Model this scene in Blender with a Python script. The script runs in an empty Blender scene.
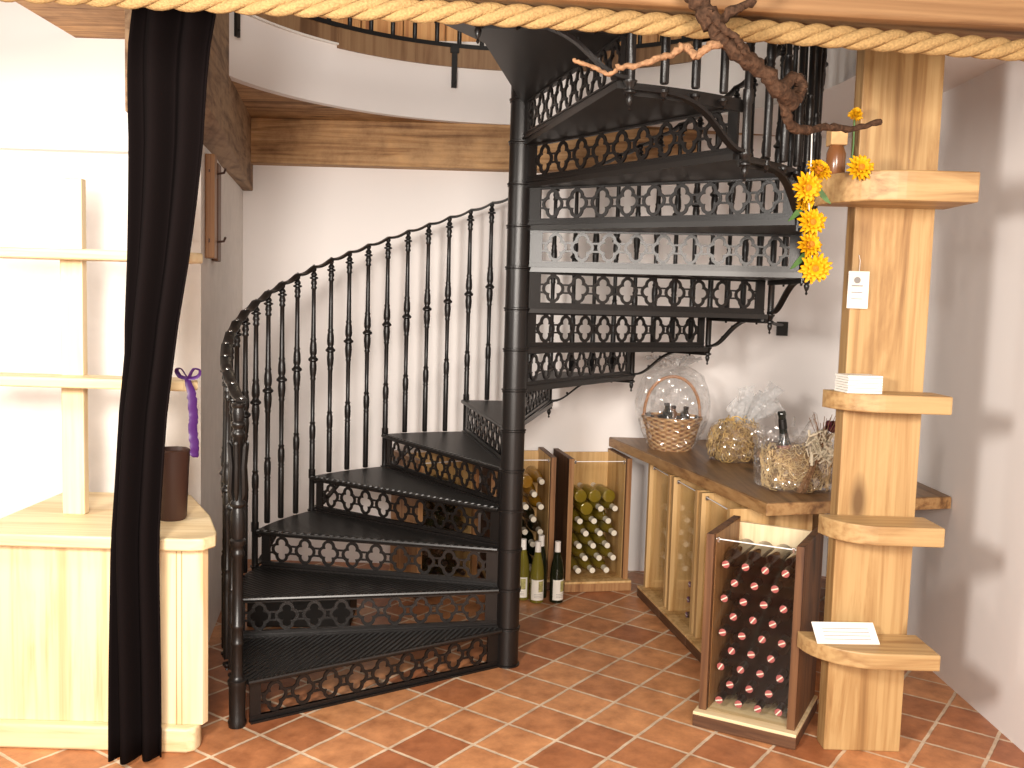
import bpy, bmesh, math, random
from mathutils import Vector, Matrix
random.seed(7)
PI = math.pi
SC = bpy.context.scene
COL = SC.collection
RAD = math.radians

# ------------------------------------------------------------------ materials
def new_mat(name):
    m = bpy.data.materials.new(name); m.use_nodes = True
    nt = m.node_tree
    return m, nt, nt.nodes['Principled BSDF']

def N(nt, typ, **kw):
    n = nt.nodes.new(typ)
    for k, v in kw.items():
        if k in n.inputs.keys(): n.inputs[k].default_value = v
        else: setattr(n, k, v)
    return n

def L(nt, a, ao, b, bi): nt.links.new(a.outputs[ao], b.inputs[bi])

def ramp(nt, stops):
    r = nt.nodes.new('ShaderNodeValToRGB')
    el = r.color_ramp.elements
    el[0].position, el[0].color = stops[0][0], (*stops[0][1], 1)
    el[1].position, el[1].color = stops[-1][0], (*stops[-1][1], 1)
    for p, c in stops[1:-1]:
        e = el.new(p); e.color = (*c, 1)
    return r

def coords(nt, scale=(1, 1, 1), rot=(0, 0, 0), loc=(0, 0, 0), kind='Object', vt='POINT'):
    tc = N(nt, 'ShaderNodeTexCoord'); mp = N(nt, 'ShaderNodeMapping')
    mp.vector_type = vt
    mp.inputs['Scale'].default_value = scale
    mp.inputs['Rotation'].default_value = rot
    mp.inputs['Location'].default_value = loc
    L(nt, tc, kind, mp, 'Vector')
    return mp

def plain(name, col, rough=.5, metal=0., bump=0., bscale=60, spec=.5, var=.0):
    m, nt, b = new_mat(name)
    b.inputs['Base Color'].default_value = (*col, 1)
    b.inputs['Roughness'].default_value = rough
    b.inputs['Metallic'].default_value = metal
    b.inputs['Specular IOR Level'].default_value = spec
    if bump or var:
        mp = coords(nt)
        n = N(nt, 'ShaderNodeTexNoise', Scale=bscale, Detail=5.0)
        L(nt, mp, 'Vector', n, 'Vector')
        if bump:
            bp = N(nt, 'ShaderNodeBump', Strength=bump, Distance=.01)
            L(nt, n, 'Fac', bp, 'Height'); L(nt, bp, 'Normal', b, 'Normal')
        if var:
            r = ramp(nt, [(.3, tuple(c * (1 - var) for c in col)), (.7, tuple(min(1, c * (1 + var)) for c in col))])
            L(nt, n, 'Fac', r, 'Fac'); L(nt, r, 'Color', b, 'Base Color')
    return m

def wood(name, dark, mid, light, axis='Z', scale=1.0, rough=.55, knots=True, bump=.15, blotch=0.):
    m, nt, b = new_mat(name)
    s = {'X': (.7, 9, 9), 'Y': (9, .7, 9), 'Z': (9, 9, .7)}[axis]
    mp = coords(nt, tuple(v * scale for v in s))
    n = N(nt, 'ShaderNodeTexNoise', Scale=1.4, Detail=6.0, Roughness=.6, Distortion=1.2)
    L(nt, mp, 'Vector', n, 'Vector')
    s2 = {'X': (1.5, 70, 70), 'Y': (70, 1.5, 70), 'Z': (70, 70, 1.5)}[axis]
    mp2 = coords(nt, tuple(v * scale for v in s2))
    n2 = N(nt, 'ShaderNodeTexNoise', Scale=1.0, Detail=4.0)
    L(nt, mp2, 'Vector', n2, 'Vector')
    w = N(nt, 'ShaderNodeMath', operation='MULTIPLY_ADD')
    w.inputs[1].default_value = 14.0
    L(nt, n, 'Fac', w, 0); w.inputs[2].default_value = 0
    sn = N(nt, 'ShaderNodeMath', operation='SINE'); L(nt, w, 0, sn, 0)
    mx = N(nt, 'ShaderNodeMath', operation='MULTIPLY_ADD'); mx.inputs[1].default_value = .22
    L(nt, sn, 0, mx, 0); L(nt, n2, 'Fac', mx, 2)
    r = ramp(nt, [(.2, dark), (.5, mid), (.78, light)])
    L(nt, mx, 0, r, 'Fac')
    out = r
    if knots:
        mk = coords(nt, {'X': (1.6, 5, 5), 'Y': (5, 1.6, 5), 'Z': (5, 5, 1.6)}[axis])
        v = N(nt, 'ShaderNodeTexVoronoi', Scale=1.1 * scale); L(nt, mk, 'Vector', v, 'Vector')
        kr = ramp(nt, [(.05, (0, 0, 0)), (.14, (1, 1, 1))]); L(nt, v, 'Distance', kr, 'Fac')
        mix = N(nt, 'ShaderNodeMixRGB', blend_type='MIX')
        L(nt, kr, 'Color', mix, 'Fac')
        mix.inputs['Color1'].default_value = (*[c * .6 for c in dark], 1)
        L(nt, r, 'Color', mix, 'Color2'); out = mix
    if blotch:
        mb_ = coords(nt, (1, 1, 1)); nb = N(nt, 'ShaderNodeTexNoise', Scale=5.0, Detail=6.0, Roughness=.7); L(nt, mb_, 'Vector', nb, 'Vector')
        rb_ = ramp(nt, [(.30, (.50, .42, .36)), (.5, (.95, .95, .95)), (.70, (1.30, 1.28, 1.2))]); L(nt, nb, 'Fac', rb_, 'Fac')
        mu = N(nt, 'ShaderNodeMixRGB', blend_type='MULTIPLY'); mu.inputs['Fac'].default_value = blotch
        L(nt, out, 'Color', mu, 'Color1'); L(nt, rb_, 'Color', mu, 'Color2'); out = mu
    L(nt, out, 'Color', b, 'Base Color')
    b.inputs['Roughness'].default_value = rough
    bp = N(nt, 'ShaderNodeBump', Strength=bump, Distance=.004)
    L(nt, mx, 0, bp, 'Height'); L(nt, bp, 'Normal', b, 'Normal')
    return m

def clear(name, tint=(1, 1, 1), gloss=.1, rough=.05, crinkle=0., cscale=12, haze=0., edge=.5):
    """thin clear film: mostly see-through, with a sharp crinkled sheen"""
    m, nt, b = new_mat(name)
    out = nt.nodes['Material Output']
    tr = N(nt, 'ShaderNodeBsdfTransparent'); tr.inputs['Color'].default_value = (*tint, 1)
    gl = N(nt, 'ShaderNodeBsdfGlossy'); gl.inputs['Roughness'].default_value = rough
    gl.inputs['Color'].default_value = (1, 1, 1, 1)
    mix = N(nt, 'ShaderNodeMixShader')
    lw = N(nt, 'ShaderNodeLayerWeight', Blend=.25)
    mm = N(nt, 'ShaderNodeMath', operation='MULTIPLY_ADD')
    mm.inputs[1].default_value = edge; mm.inputs[2].default_value = gloss
    L(nt, lw, 'Facing', mm, 0); L(nt, mm, 0, mix, 'Fac')
    L(nt, tr, 'BSDF', mix, 1); L(nt, gl, 'BSDF', mix, 2)
    if crinkle:
        mp = coords(nt)
        n = N(nt, 'ShaderNodeTexVoronoi', Scale=cscale); L(nt, mp, 'Vector', n, 'Vector')
        bp = N(nt, 'ShaderNodeBump', Strength=crinkle, Distance=.05)
        L(nt, n, 'Distance', bp, 'Height'); L(nt, bp, 'Normal', gl, 'Normal'); L(nt, bp, 'Normal', lw, 'Normal')
    last = mix
    if haze:
        df = N(nt, 'ShaderNodeBsdfDiffuse'); df.inputs['Color'].default_value = (.9, .9, .9, 1)
        m2 = N(nt, 'ShaderNodeMixShader'); m2.inputs['Fac'].default_value = haze
        L(nt, mix, 'Shader', m2, 1); L(nt, df, 'BSDF', m2, 2); last = m2
    L(nt, last, 'Shader', out, 'Surface')
    return m

M = {}
M['wall'] = plain('white_plaster', (.87, .83, .81), .9, bump=.12, bscale=9, spec=.1)
M['plaster_shaded'] = plain('shaded_white_plaster', (.80, .76, .72), .9, bump=.15, bscale=14, spec=.1, var=.04)  # white plaster greyed for the left wall, its shading put into the colour
M['iron'] = plain('black_painted_iron', (.0075, .006, .0055), .36, 0.0, bump=.08, bscale=180, spec=.45)
M['iron_dull'] = plain('dull_black_iron', (.009, .008, .007), .55, 0.0, bump=.08, bscale=160, spec=.45)
M['beam'] = wood('old_beam_timber', (.20, .095, .035), (.38, .205, .085), (.50, .30, .14), 'X', .85, .7, True, .35, .8)
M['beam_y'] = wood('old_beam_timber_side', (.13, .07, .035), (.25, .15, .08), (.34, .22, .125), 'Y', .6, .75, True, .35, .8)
M['lintel'] = wood('lintel_timber', (.12, .052, .018), (.21, .105, .040), (.29, .158, .066), 'X', .7, .7, True, .3)
M['fascia'] = wood('fascia_board', (.12, .06, .026), (.225, .12, .056), (.30, .18, .09), 'Z', .5, .6, False)
M['attic'] = wood('attic_boards', (.28, .10, .03), (.50, .22, .07), (.66, .36, .14), 'Z', .6, .5, True)
M['pine'] = wood('pale_pine', (.38, .205, .07), (.53, .32, .125), (.64, .42, .19), 'Z', .8, .5, True, .1)
M['pine_light'] = wood('cream_pine', (.66, .47, .25), (.78, .60, .36), (.84, .68, .44), 'Z', .8, .5, False, .1)
M['pine_x'] = wood('cream_pine_lengthwise', (.62, .44, .22), (.74, .56, .32), (.80, .64, .40), 'X', .8, .5, False, .1)
M['oak'] = wood('oiled_oak_post', (.25, .13, .045), (.38, .22, .085), (.48, .31, .135), 'Z', .7, .5, True, .1)
M['oak_x'] = wood('oiled_oak_shelf', (.25, .135, .05), (.37, .22, .09), (.47, .305, .135), 'X', .8, .5, False, .1)
M['crate'] = wood('brown_crate_board', (.038, .015, .006), (.085, .033, .012), (.16, .070, .026), 'Z', .8, .55, True, .3)
M['crate_x'] = wood('brown_crate_base', (.038, .014, .006), (.075, .030, .012), (.13, .056, .024), 'X', .8, .6, False, .3)
M['crate_edge'] = wood('honey_crate_edge', (.17, .070, .024), (.28, .13, .048), (.37, .195, .08), 'Z', .9, .5, False, .2)
M['top'] = wood('worn_worktop', (.11, .05, .018), (.18, .092, .036), (.25, .138, .058), 'Y', .7, .42, True, .15, .5)
M['top_edge'] = wood('worktop_edge', (.15, .07, .025), (.29, .15, .055), (.40, .23, .095), 'Y', .7, .5, False, .35)
M['curtain'] = plain('black_velvet', (.006, .004, .004), .95, spec=.05)
M['rope'] = plain('sisal_rope', (.34, .215, .09), .85, bump=.5, bscale=150, spec=.15, var=.22)
M['bark'] = plain('vine_bark', (.062, .031, .017), .85, bump=1.0, bscale=70, spec=.2, var=.5)
M['twig'] = plain('pale_twig', (.27, .145, .075), .75, bump=.7, bscale=80, spec=.2, var=.35)
M['yellow'] = plain('yellow_petals', (.66, .345, .005), .6, spec=.2, bump=.2, bscale=60, var=.12)
M['orange'] = plain('orange_flower_centre', (.62, .22, .01), .8, bump=.8, bscale=300)
M['green'] = plain('silk_leaf_green', (.06, .14, .03), .6)
M['cord'] = plain('white_cord', (.75, .72, .68), .7)
M['paper'] = plain('white_paper', (.86, .84, .78), .7)
M['ink'] = plain('grey_print', (.30, .29, .28), .8)
M['red_glass'] = plain('dark_red_wine_glass', (.010, .004, .004), .08, spec=.6)
M['capsule_black'] = plain('black_capsule', (.012, .010, .012), .3, spec=.5)
M['capsule_pink'] = plain('pink_capsule_top', (.40, .10, .11), .35)
M['capsule_white'] = plain('white_capsule', (.84, .81, .76), .4)
M['steel'] = plain('steel', (.6, .6, .6), .25, 1.0)
M['purple'] = plain('purple_ribbon', (.055, .010, .105), .45, spec=.4)
M['maroon'] = plain('maroon_petals', (.09, .008, .018), .7)
M['gauze'] = plain('cream_gauze', (.62, .54, .40), .9)
M['darkbrown'] = plain('dark_brown_wood', (.055, .022, .014), .5)
M['bottle_brown'] = plain('amber_bottle', (.20, .08, .03), .25, spec=.6)
M['cork'] = plain('pale_box_wood', (.55, .34, .15), .7, var=.15, bscale=40)
M['champ'] = plain('black_champagne_bottle', (.012, .014, .011), .12, spec=.7)
M['foil_pink'] = plain('rose_label', (.26, .085, .075), .45)
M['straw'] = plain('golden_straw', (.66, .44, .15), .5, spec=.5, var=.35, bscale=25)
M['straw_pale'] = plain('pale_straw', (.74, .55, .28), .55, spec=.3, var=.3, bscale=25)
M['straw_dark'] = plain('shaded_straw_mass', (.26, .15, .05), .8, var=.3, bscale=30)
M['label'] = plain('cream_label', (.78, .74, .66), .6)
M['label_green'] = plain('label_picture', (.36, .33, .12), .6, var=.5, bscale=60)
M['acrylic_edge'] = plain('acrylic_edge', (.9, .9, .9), .15, spec=.8)
M['film'] = clear('cellophane', (1, 1, 1), .10, .08, .95, 18, .035)
M['film_fine'] = clear('cellophane_frill', (1, 1, 1), .20, .16, .9, 40, .30)
M['acrylic'] = clear('acrylic_sheet', (.96, .95, .92), .01, .02, edge=.22)
def glass_wine(name, col, rough=.08):
    m, nt, b = new_mat(name)
    b.inputs['Base Color'].default_value = (*col, 1)
    b.inputs['Roughness'].default_value = rough
    b.inputs['Transmission Weight'].default_value = .25
    b.inputs['IOR'].default_value = 1.4
    return m
M['olive'] = glass_wine('olive_gold_wine', (.27, .20, .022))
M['amber'] = glass_wine('amber_gold_wine', (.42, .22, .02))
M['dkgreen'] = glass_wine('dark_green_glass', (.015, .018, .008))
M['greenwine'] = glass_wine('yellow_green_wine', (.20, .17, .025))

def mat_floor():
    m, nt, b = new_mat('terracotta_tiles')
    TS, TX, TY, TA = .209865, -.084745, .00068, RAD(54.5476)
    mp = coords(nt, (TS, TS, 1), (0, 0, TA), (TX, TY, 0), vt='TEXTURE')
    # small wobble of the joints
    nz = N(nt, 'ShaderNodeTexNoise', Scale=5.0, Detail=3.0); L(nt, mp, 'Vector', nz, 'Vector')
    sub = N(nt, 'ShaderNodeVectorMath', operation='SUBTRACT'); L(nt, nz, 'Color', sub, 0); sub.inputs[1].default_value = (.5, .5, .5)
    sc = N(nt, 'ShaderNodeVectorMath', operation='SCALE'); L(nt, sub, 0, sc, 0); sc.inputs['Scale'].default_value = .035
    ad = N(nt, 'ShaderNodeVectorMath', operation='ADD'); L(nt, mp, 'Vector', ad, 0); L(nt, sc, 0, ad, 1)
    br = N(nt, 'ShaderNodeTexBrick'); br.offset = 0; br.squash = 1
    for k, v in {'Scale': 1.0, 'Mortar Size': .034, 'Mortar Smooth': .25, 'Bias': 0.0, 'Brick Width': 1.0, 'Row Height': 1.0}.items(): br.inputs[k].default_value = v
    br.inputs['Color1'].default_value = (.34, .115, .045, 1)
    br.inputs['Color2'].default_value = (.56, .25, .105, 1)
    br.inputs['Mortar'].default_value = (.62, .47, .33, 1)
    L(nt, ad, 0, br, 'Vector')
    n1 = N(nt, 'ShaderNodeTexNoise', Scale=2.3, Detail=8.0, Roughness=.65); L(nt, mp, 'Vector', n1, 'Vector')
    r1 = ramp(nt, [(.28, (.55, .48, .44)), (.48, (.95, .95, .95)), (.70, (1.35, 1.42, 1.45))]); L(nt, n1, 'Fac', r1, 'Fac')
    mx = N(nt, 'ShaderNodeMixRGB', blend_type='MULTIPLY'); mx.inputs['Fac'].default_value = .85
    L(nt, br, 'Color', mx, 'Color1'); L(nt, r1, 'Color', mx, 'Color2')
    L(nt, mx, 'Color', b, 'Base Color')
    b.inputs['Roughness'].default_value = .42
    inv = N(nt, 'ShaderNodeMath', operation='SUBTRACT'); inv.inputs[0].default_value = 1.0; L(nt, br, 'Fac', inv, 1)
    hh = N(nt, 'ShaderNodeMath', operation='MULTIPLY_ADD'); L(nt, n1, 'Fac', hh, 0); hh.inputs[1].default_value = .3; L(nt, inv, 0, hh, 2)
    bp = N(nt, 'ShaderNodeBump', Strength=.5, Distance=.006); L(nt, hh, 0, bp, 'Height'); L(nt, bp, 'Normal', b, 'Normal')
    return m
M['floor'] = mat_floor()

def mat_tread():
    m, nt, b = new_mat('ribbed_iron_tread')
    b.inputs['Base Color'].default_value = (.0085, .007, .0062, 1)
    b.inputs['Roughness'].default_value = .38
    b.inputs['Specular IOR Level'].default_value = .6
    mp = coords(nt, (1, 1, 1), (0, 0, RAD(52)))
    w = N(nt, 'ShaderNodeTexWave', Scale=15.0, Distortion=0.0); w.bands_direction = 'X'
    L(nt, mp, 'Vector', w, 'Vector')
    bp = N(nt, 'ShaderNodeBump', Strength=.9, Distance=.010); L(nt, w, 'Fac', bp, 'Height')
    # ribs only on the upper face
    g = N(nt, 'ShaderNodeNewGeometry'); sx = N(nt, 'ShaderNodeSeparateXYZ'); L(nt, g, 'True Normal', sx, 0)
    gt = N(nt, 'ShaderNodeMath', operation='GREATER_THAN'); L(nt, sx, 'Z', gt, 0); gt.inputs[1].default_value = .7
    L(nt, gt, 0, bp, 'Strength')
    L(nt, bp, 'Normal', b, 'Normal')
    return m
M['tread'] = mat_tread()

def mat_weave():
    m, nt, b = new_mat('woven_willow')
    mp = coords(nt, (1, 1, 1))
    w1 = N(nt, 'ShaderNodeTexChecker', Scale=1.0)
    # polar coordinates round the basket
    sx = N(nt, 'ShaderNodeSeparateXYZ'); L(nt, mp, 'Vector', sx, 0)
    at = N(nt, 'ShaderNodeMath', operation='ARCTAN2'); L(nt, sx, 'Y', at, 0); L(nt, sx, 'X', at, 1)
    a = N(nt, 'ShaderNodeMath', operation='MULTIPLY'); L(nt, at, 0, a, 0); a.inputs[1].default_value = 13.0
    sa = N(nt, 'ShaderNodeMath', operation='SINE'); L(nt, a, 0, sa, 0)
    z = N(nt, 'ShaderNodeMath', operation='MULTIPLY'); L(nt, sx, 'Z', z, 0); z.inputs[1].default_value = 260.0
    sz = N(nt, 'ShaderNodeMath', operation='SINE'); L(nt, z, 0, sz, 0)
    pr = N(nt, 'ShaderNodeMath', operation='MULTIPLY'); L(nt, sa, 0, pr, 0); L(nt, sz, 0, pr, 1)
    nz = N(nt, 'ShaderNodeTexNoise', Scale=40.0); L(nt, mp, 'Vector', nz, 'Vector')
    ad = N(nt, 'ShaderNodeMath', operation='MULTIPLY_ADD'); L(nt, pr, 0, ad, 0); ad.inputs[1].default_value = .35; L(nt, nz, 'Fac', ad, 2)
    r = ramp(nt, [(.1, (.26, .10, .03)), (.5, (.58, .32, .13)), (.9, (.78, .54, .28))]); L(nt, ad, 0, r, 'Fac')
    L(nt, r, 'Color', b, 'Base Color'); b.inputs['Roughness'].default_value = .5
    bp = N(nt, 'ShaderNodeBump', Strength=.8, Distance=.012); L(nt, ad, 0, bp, 'Height'); L(nt, bp, 'Normal', b, 'Normal')
    nt.nodes.remove(w1)
    return m
M['weave'] = mat_weave()
M['willow'] = plain('willow_handle', (.52, .24, .10), .4, bump=.4, bscale=60, var=.2)

# ------------------------------------------------------------------ mesh builder
class MB:
    def __init__(s): s.v = []; s.f = []; s.m = []
    def add(s, vs, fs, mi=0, X=None):
        o = len(s.v)
        for p in vs:
            p = Vector(p)
            s.v.append(X @ p if X is not None else p)
        for f in fs: s.f.append([i + o for i in f]); s.m.append(mi)
        return s
    def box(s, a, b, mi=0, X=None):
        x0, y0, z0 = a; x1, y1, z1 = b
        vs = [(x0,y0,z0),(x1,y0,z0),(x1,y1,z0),(x0,y1,z0),(x0,y0,z1),(x1,y0,z1),(x1,y1,z1),(x0,y1,z1)]
        return s.add(vs, [(3,2,1,0),(4,5,6,7),(0,1,5,4),(1,2,6,5),(2,3,7,6),(3,0,4,7)], mi, X)
    def prism(s, poly, z0, z1, mi=0, X=None):
        n = len(poly)
        vs = [(x, y, z0) for x, y in poly] + [(x, y, z1) for x, y in poly]
        fs = [list(range(n))[::-1], [i + n for i in range(n)]]
        fs += [(i, (i+1) % n, n + (i+1) % n, n + i) for i in range(n)]
        return s.add(vs, fs, mi, X)
    def lathe(s, prof, seg=16, mi=0, X=None, cap=True):
        vs = []; fs = []
        for r, z in prof:
            for i in range(seg):
                a = 2*PI*i/seg; vs.append((r*math.cos(a), r*math.sin(a), z))
        for j in range(len(prof)-1):
            for i in range(seg):
                k = (i+1) % seg
                fs.append((j*seg+i, j*seg+k, (j+1)*seg+k, (j+1)*seg+i))
        if cap:
            fs.append([i for i in range(seg)][::-1]); fs.append([(len(prof)-1)*seg+i for i in range(seg)])
        return s.add(vs, fs, mi, X)
    def tube(s, pts, rad, seg=8, mi=0, X=None, flat=1.0, cap=True):
        pts = [Vector(p) for p in pts]; n = len(pts)
        if not hasattr(rad, '__len__'): rad = [rad]*n
        up = Vector((0, 0, 1)); vs = []; fs = []
        prev = None
        for i, p in enumerate(pts):
            t = (pts[min(i+1, n-1)] - pts[max(i-1, 0)])
            t = t.normalized() if t.length > 1e-9 else Vector((0, 0, 1))
            if prev is None:
                a = t.cross(up)
                if a.length < 1e-3: a = t.cross(Vector((1, 0, 0)))
                a.normalize()
            else:
                a = (prev - t*prev.dot(t))
                if a.length < 1e-6: a = t.orthogonal()
                a.normalize()
            prev = a; b = t.cross(a)
            for k in range(seg):
                w = 2*PI*k/seg
                vs.append(p + a*(rad[i]*math.cos(w)) + b*(rad[i]*flat*math.sin(w)))
        for j in range(n-1):
            for k in range(seg):
                q = (k+1) % seg
                fs.append((j*seg+k, j*seg+q, (j+1)*seg+q, (j+1)*seg+k))
        if cap:
            fs.append(list(range(seg))[::-1]); fs.append([(n-1)*seg+k for k in range(seg)])
        return s.add(vs, fs, mi, X)
    def strip(s, rings, mi=0, X=None, closed=True):
        """rings: list of equal-length loops, lofted and capped"""
        n = len(rings[0]); vs = [p for r in rings for p in r]; fs = []
        for j in range(len(rings)-1):
            for k in range(n):
                q = (k+1) % n
                if not closed and q == 0: continue
                fs.append((j*n+k, j*n+q, (j+1)*n+q, (j+1)*n+k))
        if closed:
            fs.append(list(range(n))[::-1]); fs.append([(len(rings)-1)*n+k for k in range(n)])
        return s.add(vs, fs, mi, X)
    def band(s, outer, inner, y0, y1, mi=0):
        """flat ring between two 2-D outlines (x, z), thickness y0..y1"""
        n = len(outer)
        vs = [(x, y0, z) for x, z in outer] + [(x, y0, z) for x, z in inner] + [(x, y1, z) for x, z in outer] + [(x, y1, z) for x, z in inner]
        fs = []
        for i in range(n):
            k = (i+1) % n
            fs += [(i, k, n+k, n+i), (2*n+k, 2*n+i, 3*n+i, 3*n+k), (k, i, 2*n+i, 2*n+k), (n+i, n+k, 3*n+k, 3*n+i)]
        return s.add(vs, fs, mi)
    def mesh(s, name, mats, smooth=30, fix=True):
        me = bpy.data.meshes.new(name)
        me.from_pydata([tuple(p) for p in s.v], [], s.f)
        for m in (mats if isinstance(mats, (list, tuple)) else [mats]): me.materials.append(m)
        me.polygons.foreach_set('material_index', s.m)
        if fix:
            bm = bmesh.new(); bm.from_mesh(me); bmesh.ops.recalc_face_normals(bm, faces=bm.faces); bm.to_mesh(me); bm.free()
        if smooth:
            me.polygons.foreach_set('use_smooth', [True]*len(me.polygons))
            me.set_sharp_from_angle(angle=RAD(smooth))
        me.update()
        return me
    def build(s, name, mats, parent=None, smooth=30, bevel=0, X=None, fix=True):
        o = bpy.data.objects.new(name, s.mesh(name, mats, smooth, fix)); COL.objects.link(o)
        if parent is not None: o.parent = parent
        if X is not None: o.matrix_local = X
        if bevel:
            b = o.modifiers.new('bevel', 'BEVEL'); b.width = bevel; b.segments = 2; b.limit_method = 'ANGLE'; b.angle_limit = RAD(40)
        return o

def inst(name, me, parent=None, X=None):
    o = bpy.data.objects.new(name, me); COL.objects.link(o)
    if parent is not None: o.parent = parent
    if X is not None: o.matrix_local = X
    return o

def tag(o, label=None, cat=None, group=None, kind=None):
    if label: o['label'] = label
    if cat: o['category'] = cat
    if group: o['group'] = group
    if kind: o['kind'] = kind
    return o

def thing(name, label, cat, loc=(0, 0, 0), rotz=0, group=None):
    o = bpy.data.objects.new(name, None); COL.objects.link(o)
    o.empty_display_size = .1
    o.location = loc; o.rotation_euler = (0, 0, rotz)
    return tag(o, label, cat, group)

def copy_tree(o, parent=None):
    c = o.copy(); COL.objects.link(c)
    if parent is not None: c.parent = parent
    for ch in list(o.children): copy_tree(ch, c)
    return c

def T(x, y, z): return Matrix.Translation((x, y, z))
def RZ(a): return Matrix.Rotation(a, 4, 'Z')
def RX(a): return Matrix.Rotation(a, 4, 'X')
def RY(a): return Matrix.Rotation(a, 4, 'Y')

# ------------------------------------------------------------------ camera
cam_d = bpy.data.cameras.new('camera'); cam = bpy.data.objects.new('camera', cam_d); COL.objects.link(cam)
PITCH, ROLL, YAW = RAD(4.9361), RAD(1.6539), RAD(-.1527)
cy, sy, cp, sp, cr, sr = math.cos(YAW), math.sin(YAW), math.cos(PITCH), math.sin(PITCH), math.cos(ROLL), math.sin(ROLL)
ex = Vector((cy, -sy, 0)); ey = Vector((sy, cy, 0)); ez = Vector((0, 0, 1))
FW = ey*cp - ez*sp; UP = ey*sp + ez*cp
RT = ex*cr + UP*sr; DN = ex*sr - UP*cr
mw = Matrix((RT, -DN, -FW)).transposed().to_4x4(); mw.translation = (0, -3.96967, 1.552865)
cam.matrix_world = mw
cam_d.lens = 949.1236/1024*36; cam_d.sensor_width = 36; cam_d.clip_start = .05
SC.camera = cam

# ------------------------------------------------------------------ staircase
R = 1.139; H = .17; RC = .049
DT = RAD(22.3402); T1 = RAD(214.587)
def AZ(k):
    a = T1 - (k-1)*DT
    if k > 11: a += RAD(.5)*min(k-11, 3)
    return a
RB = R + .022                    # radius of the balusters
NST = 16
stair = thing('spiral_staircase', 'black cast iron spiral staircase with pierced quatrefoil risers winding round a central column', 'staircase')

# column and its collars
mb = MB(); mb.lathe([(.056, 0), (.056, .006), (RC, .008), (RC, 2.9)], 32)
column = mb.build('column', M['iron'], stair)
cm = MB().lathe([(RC-.002, -.012), (.0525, -.011), (.0525, -.007), (.051, -.005), (.0545, -.002), (.0545, .003), (RC-.002, .006)], 32, cap=False).mesh('collar', M['iron'])
for k in range(1, 17): inst('collar', cm, column, T(0, 0, k*H - .004))

# tread: one mesh, its front edge lies along +X
def wedge(r0, r1, a0, a1, n):
    return [(r0*math.cos(a0), r0*math.sin(a0))] + [(r1*math.cos(a0+(a1-a0)*i/n), r1*math.sin(a0+(a1-a0)*i/n)) for i in range(n+1)] + [(r0*math.cos(a1), r0*math.sin(a1))]
mb = MB()
NOSE = .022
def tread_poly(grow=0.0):
    # front edge moved out along +Y by the nosing, back edge at -DT (treads climb clockwise)
    pts = [(RC-.01, NOSE+grow)]
    n = 10
    a0 = math.asin((NOSE+grow)/R)
    for i in range(n+1):
        a = a0 + (-DT-.02 - a0)*i/n
        pts.append((R*math.cos(a), R*math.sin(a)))
    pts.append(((RC-.01)*math.cos(-DT), (RC-.01)*math.sin(-DT)))
    return pts
mb.prism(tread_poly(), H-.020, H)
# rounded nosing roll, rim under the outer arc, boss on the column
mb.tube([(RC+.0, NOSE, H-.008), (R+.002, NOSE, H-.008)], .0105, 10)
arc = [(math.cos(-DT*i/10)*R, math.sin(-DT*i/10)*R) for i in range(11)]
mb.strip([[(x*1.0, y*1.0, H-.04), (x*1.006, y*1.006, H-.04), (x*1.006, y*1.006, H-.002), (x*1.0, y*1.0, H-.002)] for x, y in arc])
tread_me = mb.mesh('tread', M['tread'], 35)

# riser: pierced panel, local frame x = radial, z up, thickness along y
def quatrefoil(grow, n=64):
    """star-shaped union of four lobes round a centre disc"""
    discs = [(.0175, 0, .0185), (-.0175, 0, .0185), (0, .0285, .0175), (0, -.0285, .0175), (0, 0, .0235)]
    pts = []
    for i in range(n):
        w = 2*PI*i/n; dx, dz = math.cos(w), math.sin(w); best = 0
        for cx_, cz_, rho in discs:
            rho += grow
            bq = dx*cx_ + dz*cz_; dd = bq*bq - (cx_*cx_ + cz_*cz_ - rho*rho)
            if dd >= 0: best = max(best, bq + math.sqrt(dd))
        pts.append((best*dx, best*dz))
    return pts
mb = MB()
x0, x1 = RC-.005, R-.012
Y0, Y1 = -.005, .005
zb, zt = .025, H-.028               # opening
xo0, xo1 = .10, R-.052
mb.box((x0, Y0, .0), (x1, Y1, zb)); mb.box((x0, Y0, zt), (x1, Y1, H-.018))
mb.box((x0, Y0, zb), (xo0, Y1, zt)); mb.box((xo1, Y0, zb), (x1, Y1, zt))
mb.box((x0, -.012, 0), (x1, .018, .008))               # foot flange on the tread below
mb.box((x0, Y0-.003, zb-.006), (x1, Y1+.003, zb)); mb.box((x0, Y0-.003, zt), (x1, Y1+.003, zt+.006))
NQ = 9; pitch = (xo1-xo0)/NQ; zc = (zb+zt)/2
qo = quatrefoil(.012); qi = quatrefoil(0)
for i in range(NQ):
    cx = xo0 + pitch*(i+.5)
    mb.band([(cx+x, zc+z) for x, z in qo], [(cx+x, zc+z) for x, z in qi], -.004, .004)
    for s in (-1, 1):                                   # ties to the frame and the pair of ties to the next one
        mb.box((cx-.011, -.0035, zc+s*.0555-.006), (cx+.011, .0035, zc+s*.0555+.006))
        w = pitch/2 - .040
        for zz in (-.0165, .0165):
            mb.box((cx+s*.040-(w if s < 0 else 0), -.0035, zc+zz-.0038), (cx+s*.040+(w if s > 0 else 0), .0035, zc+zz+.0038))
riser_me = mb.mesh('riser', M['iron'], 30)

for k in range(1, NST+1):
    X = RZ(AZ(k)) @ T(0, 0, (k-1)*H)
    t = inst('tread', tread_me, stair, X)
    inst('riser', riser_me, t, Matrix.Identity(4))

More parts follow.
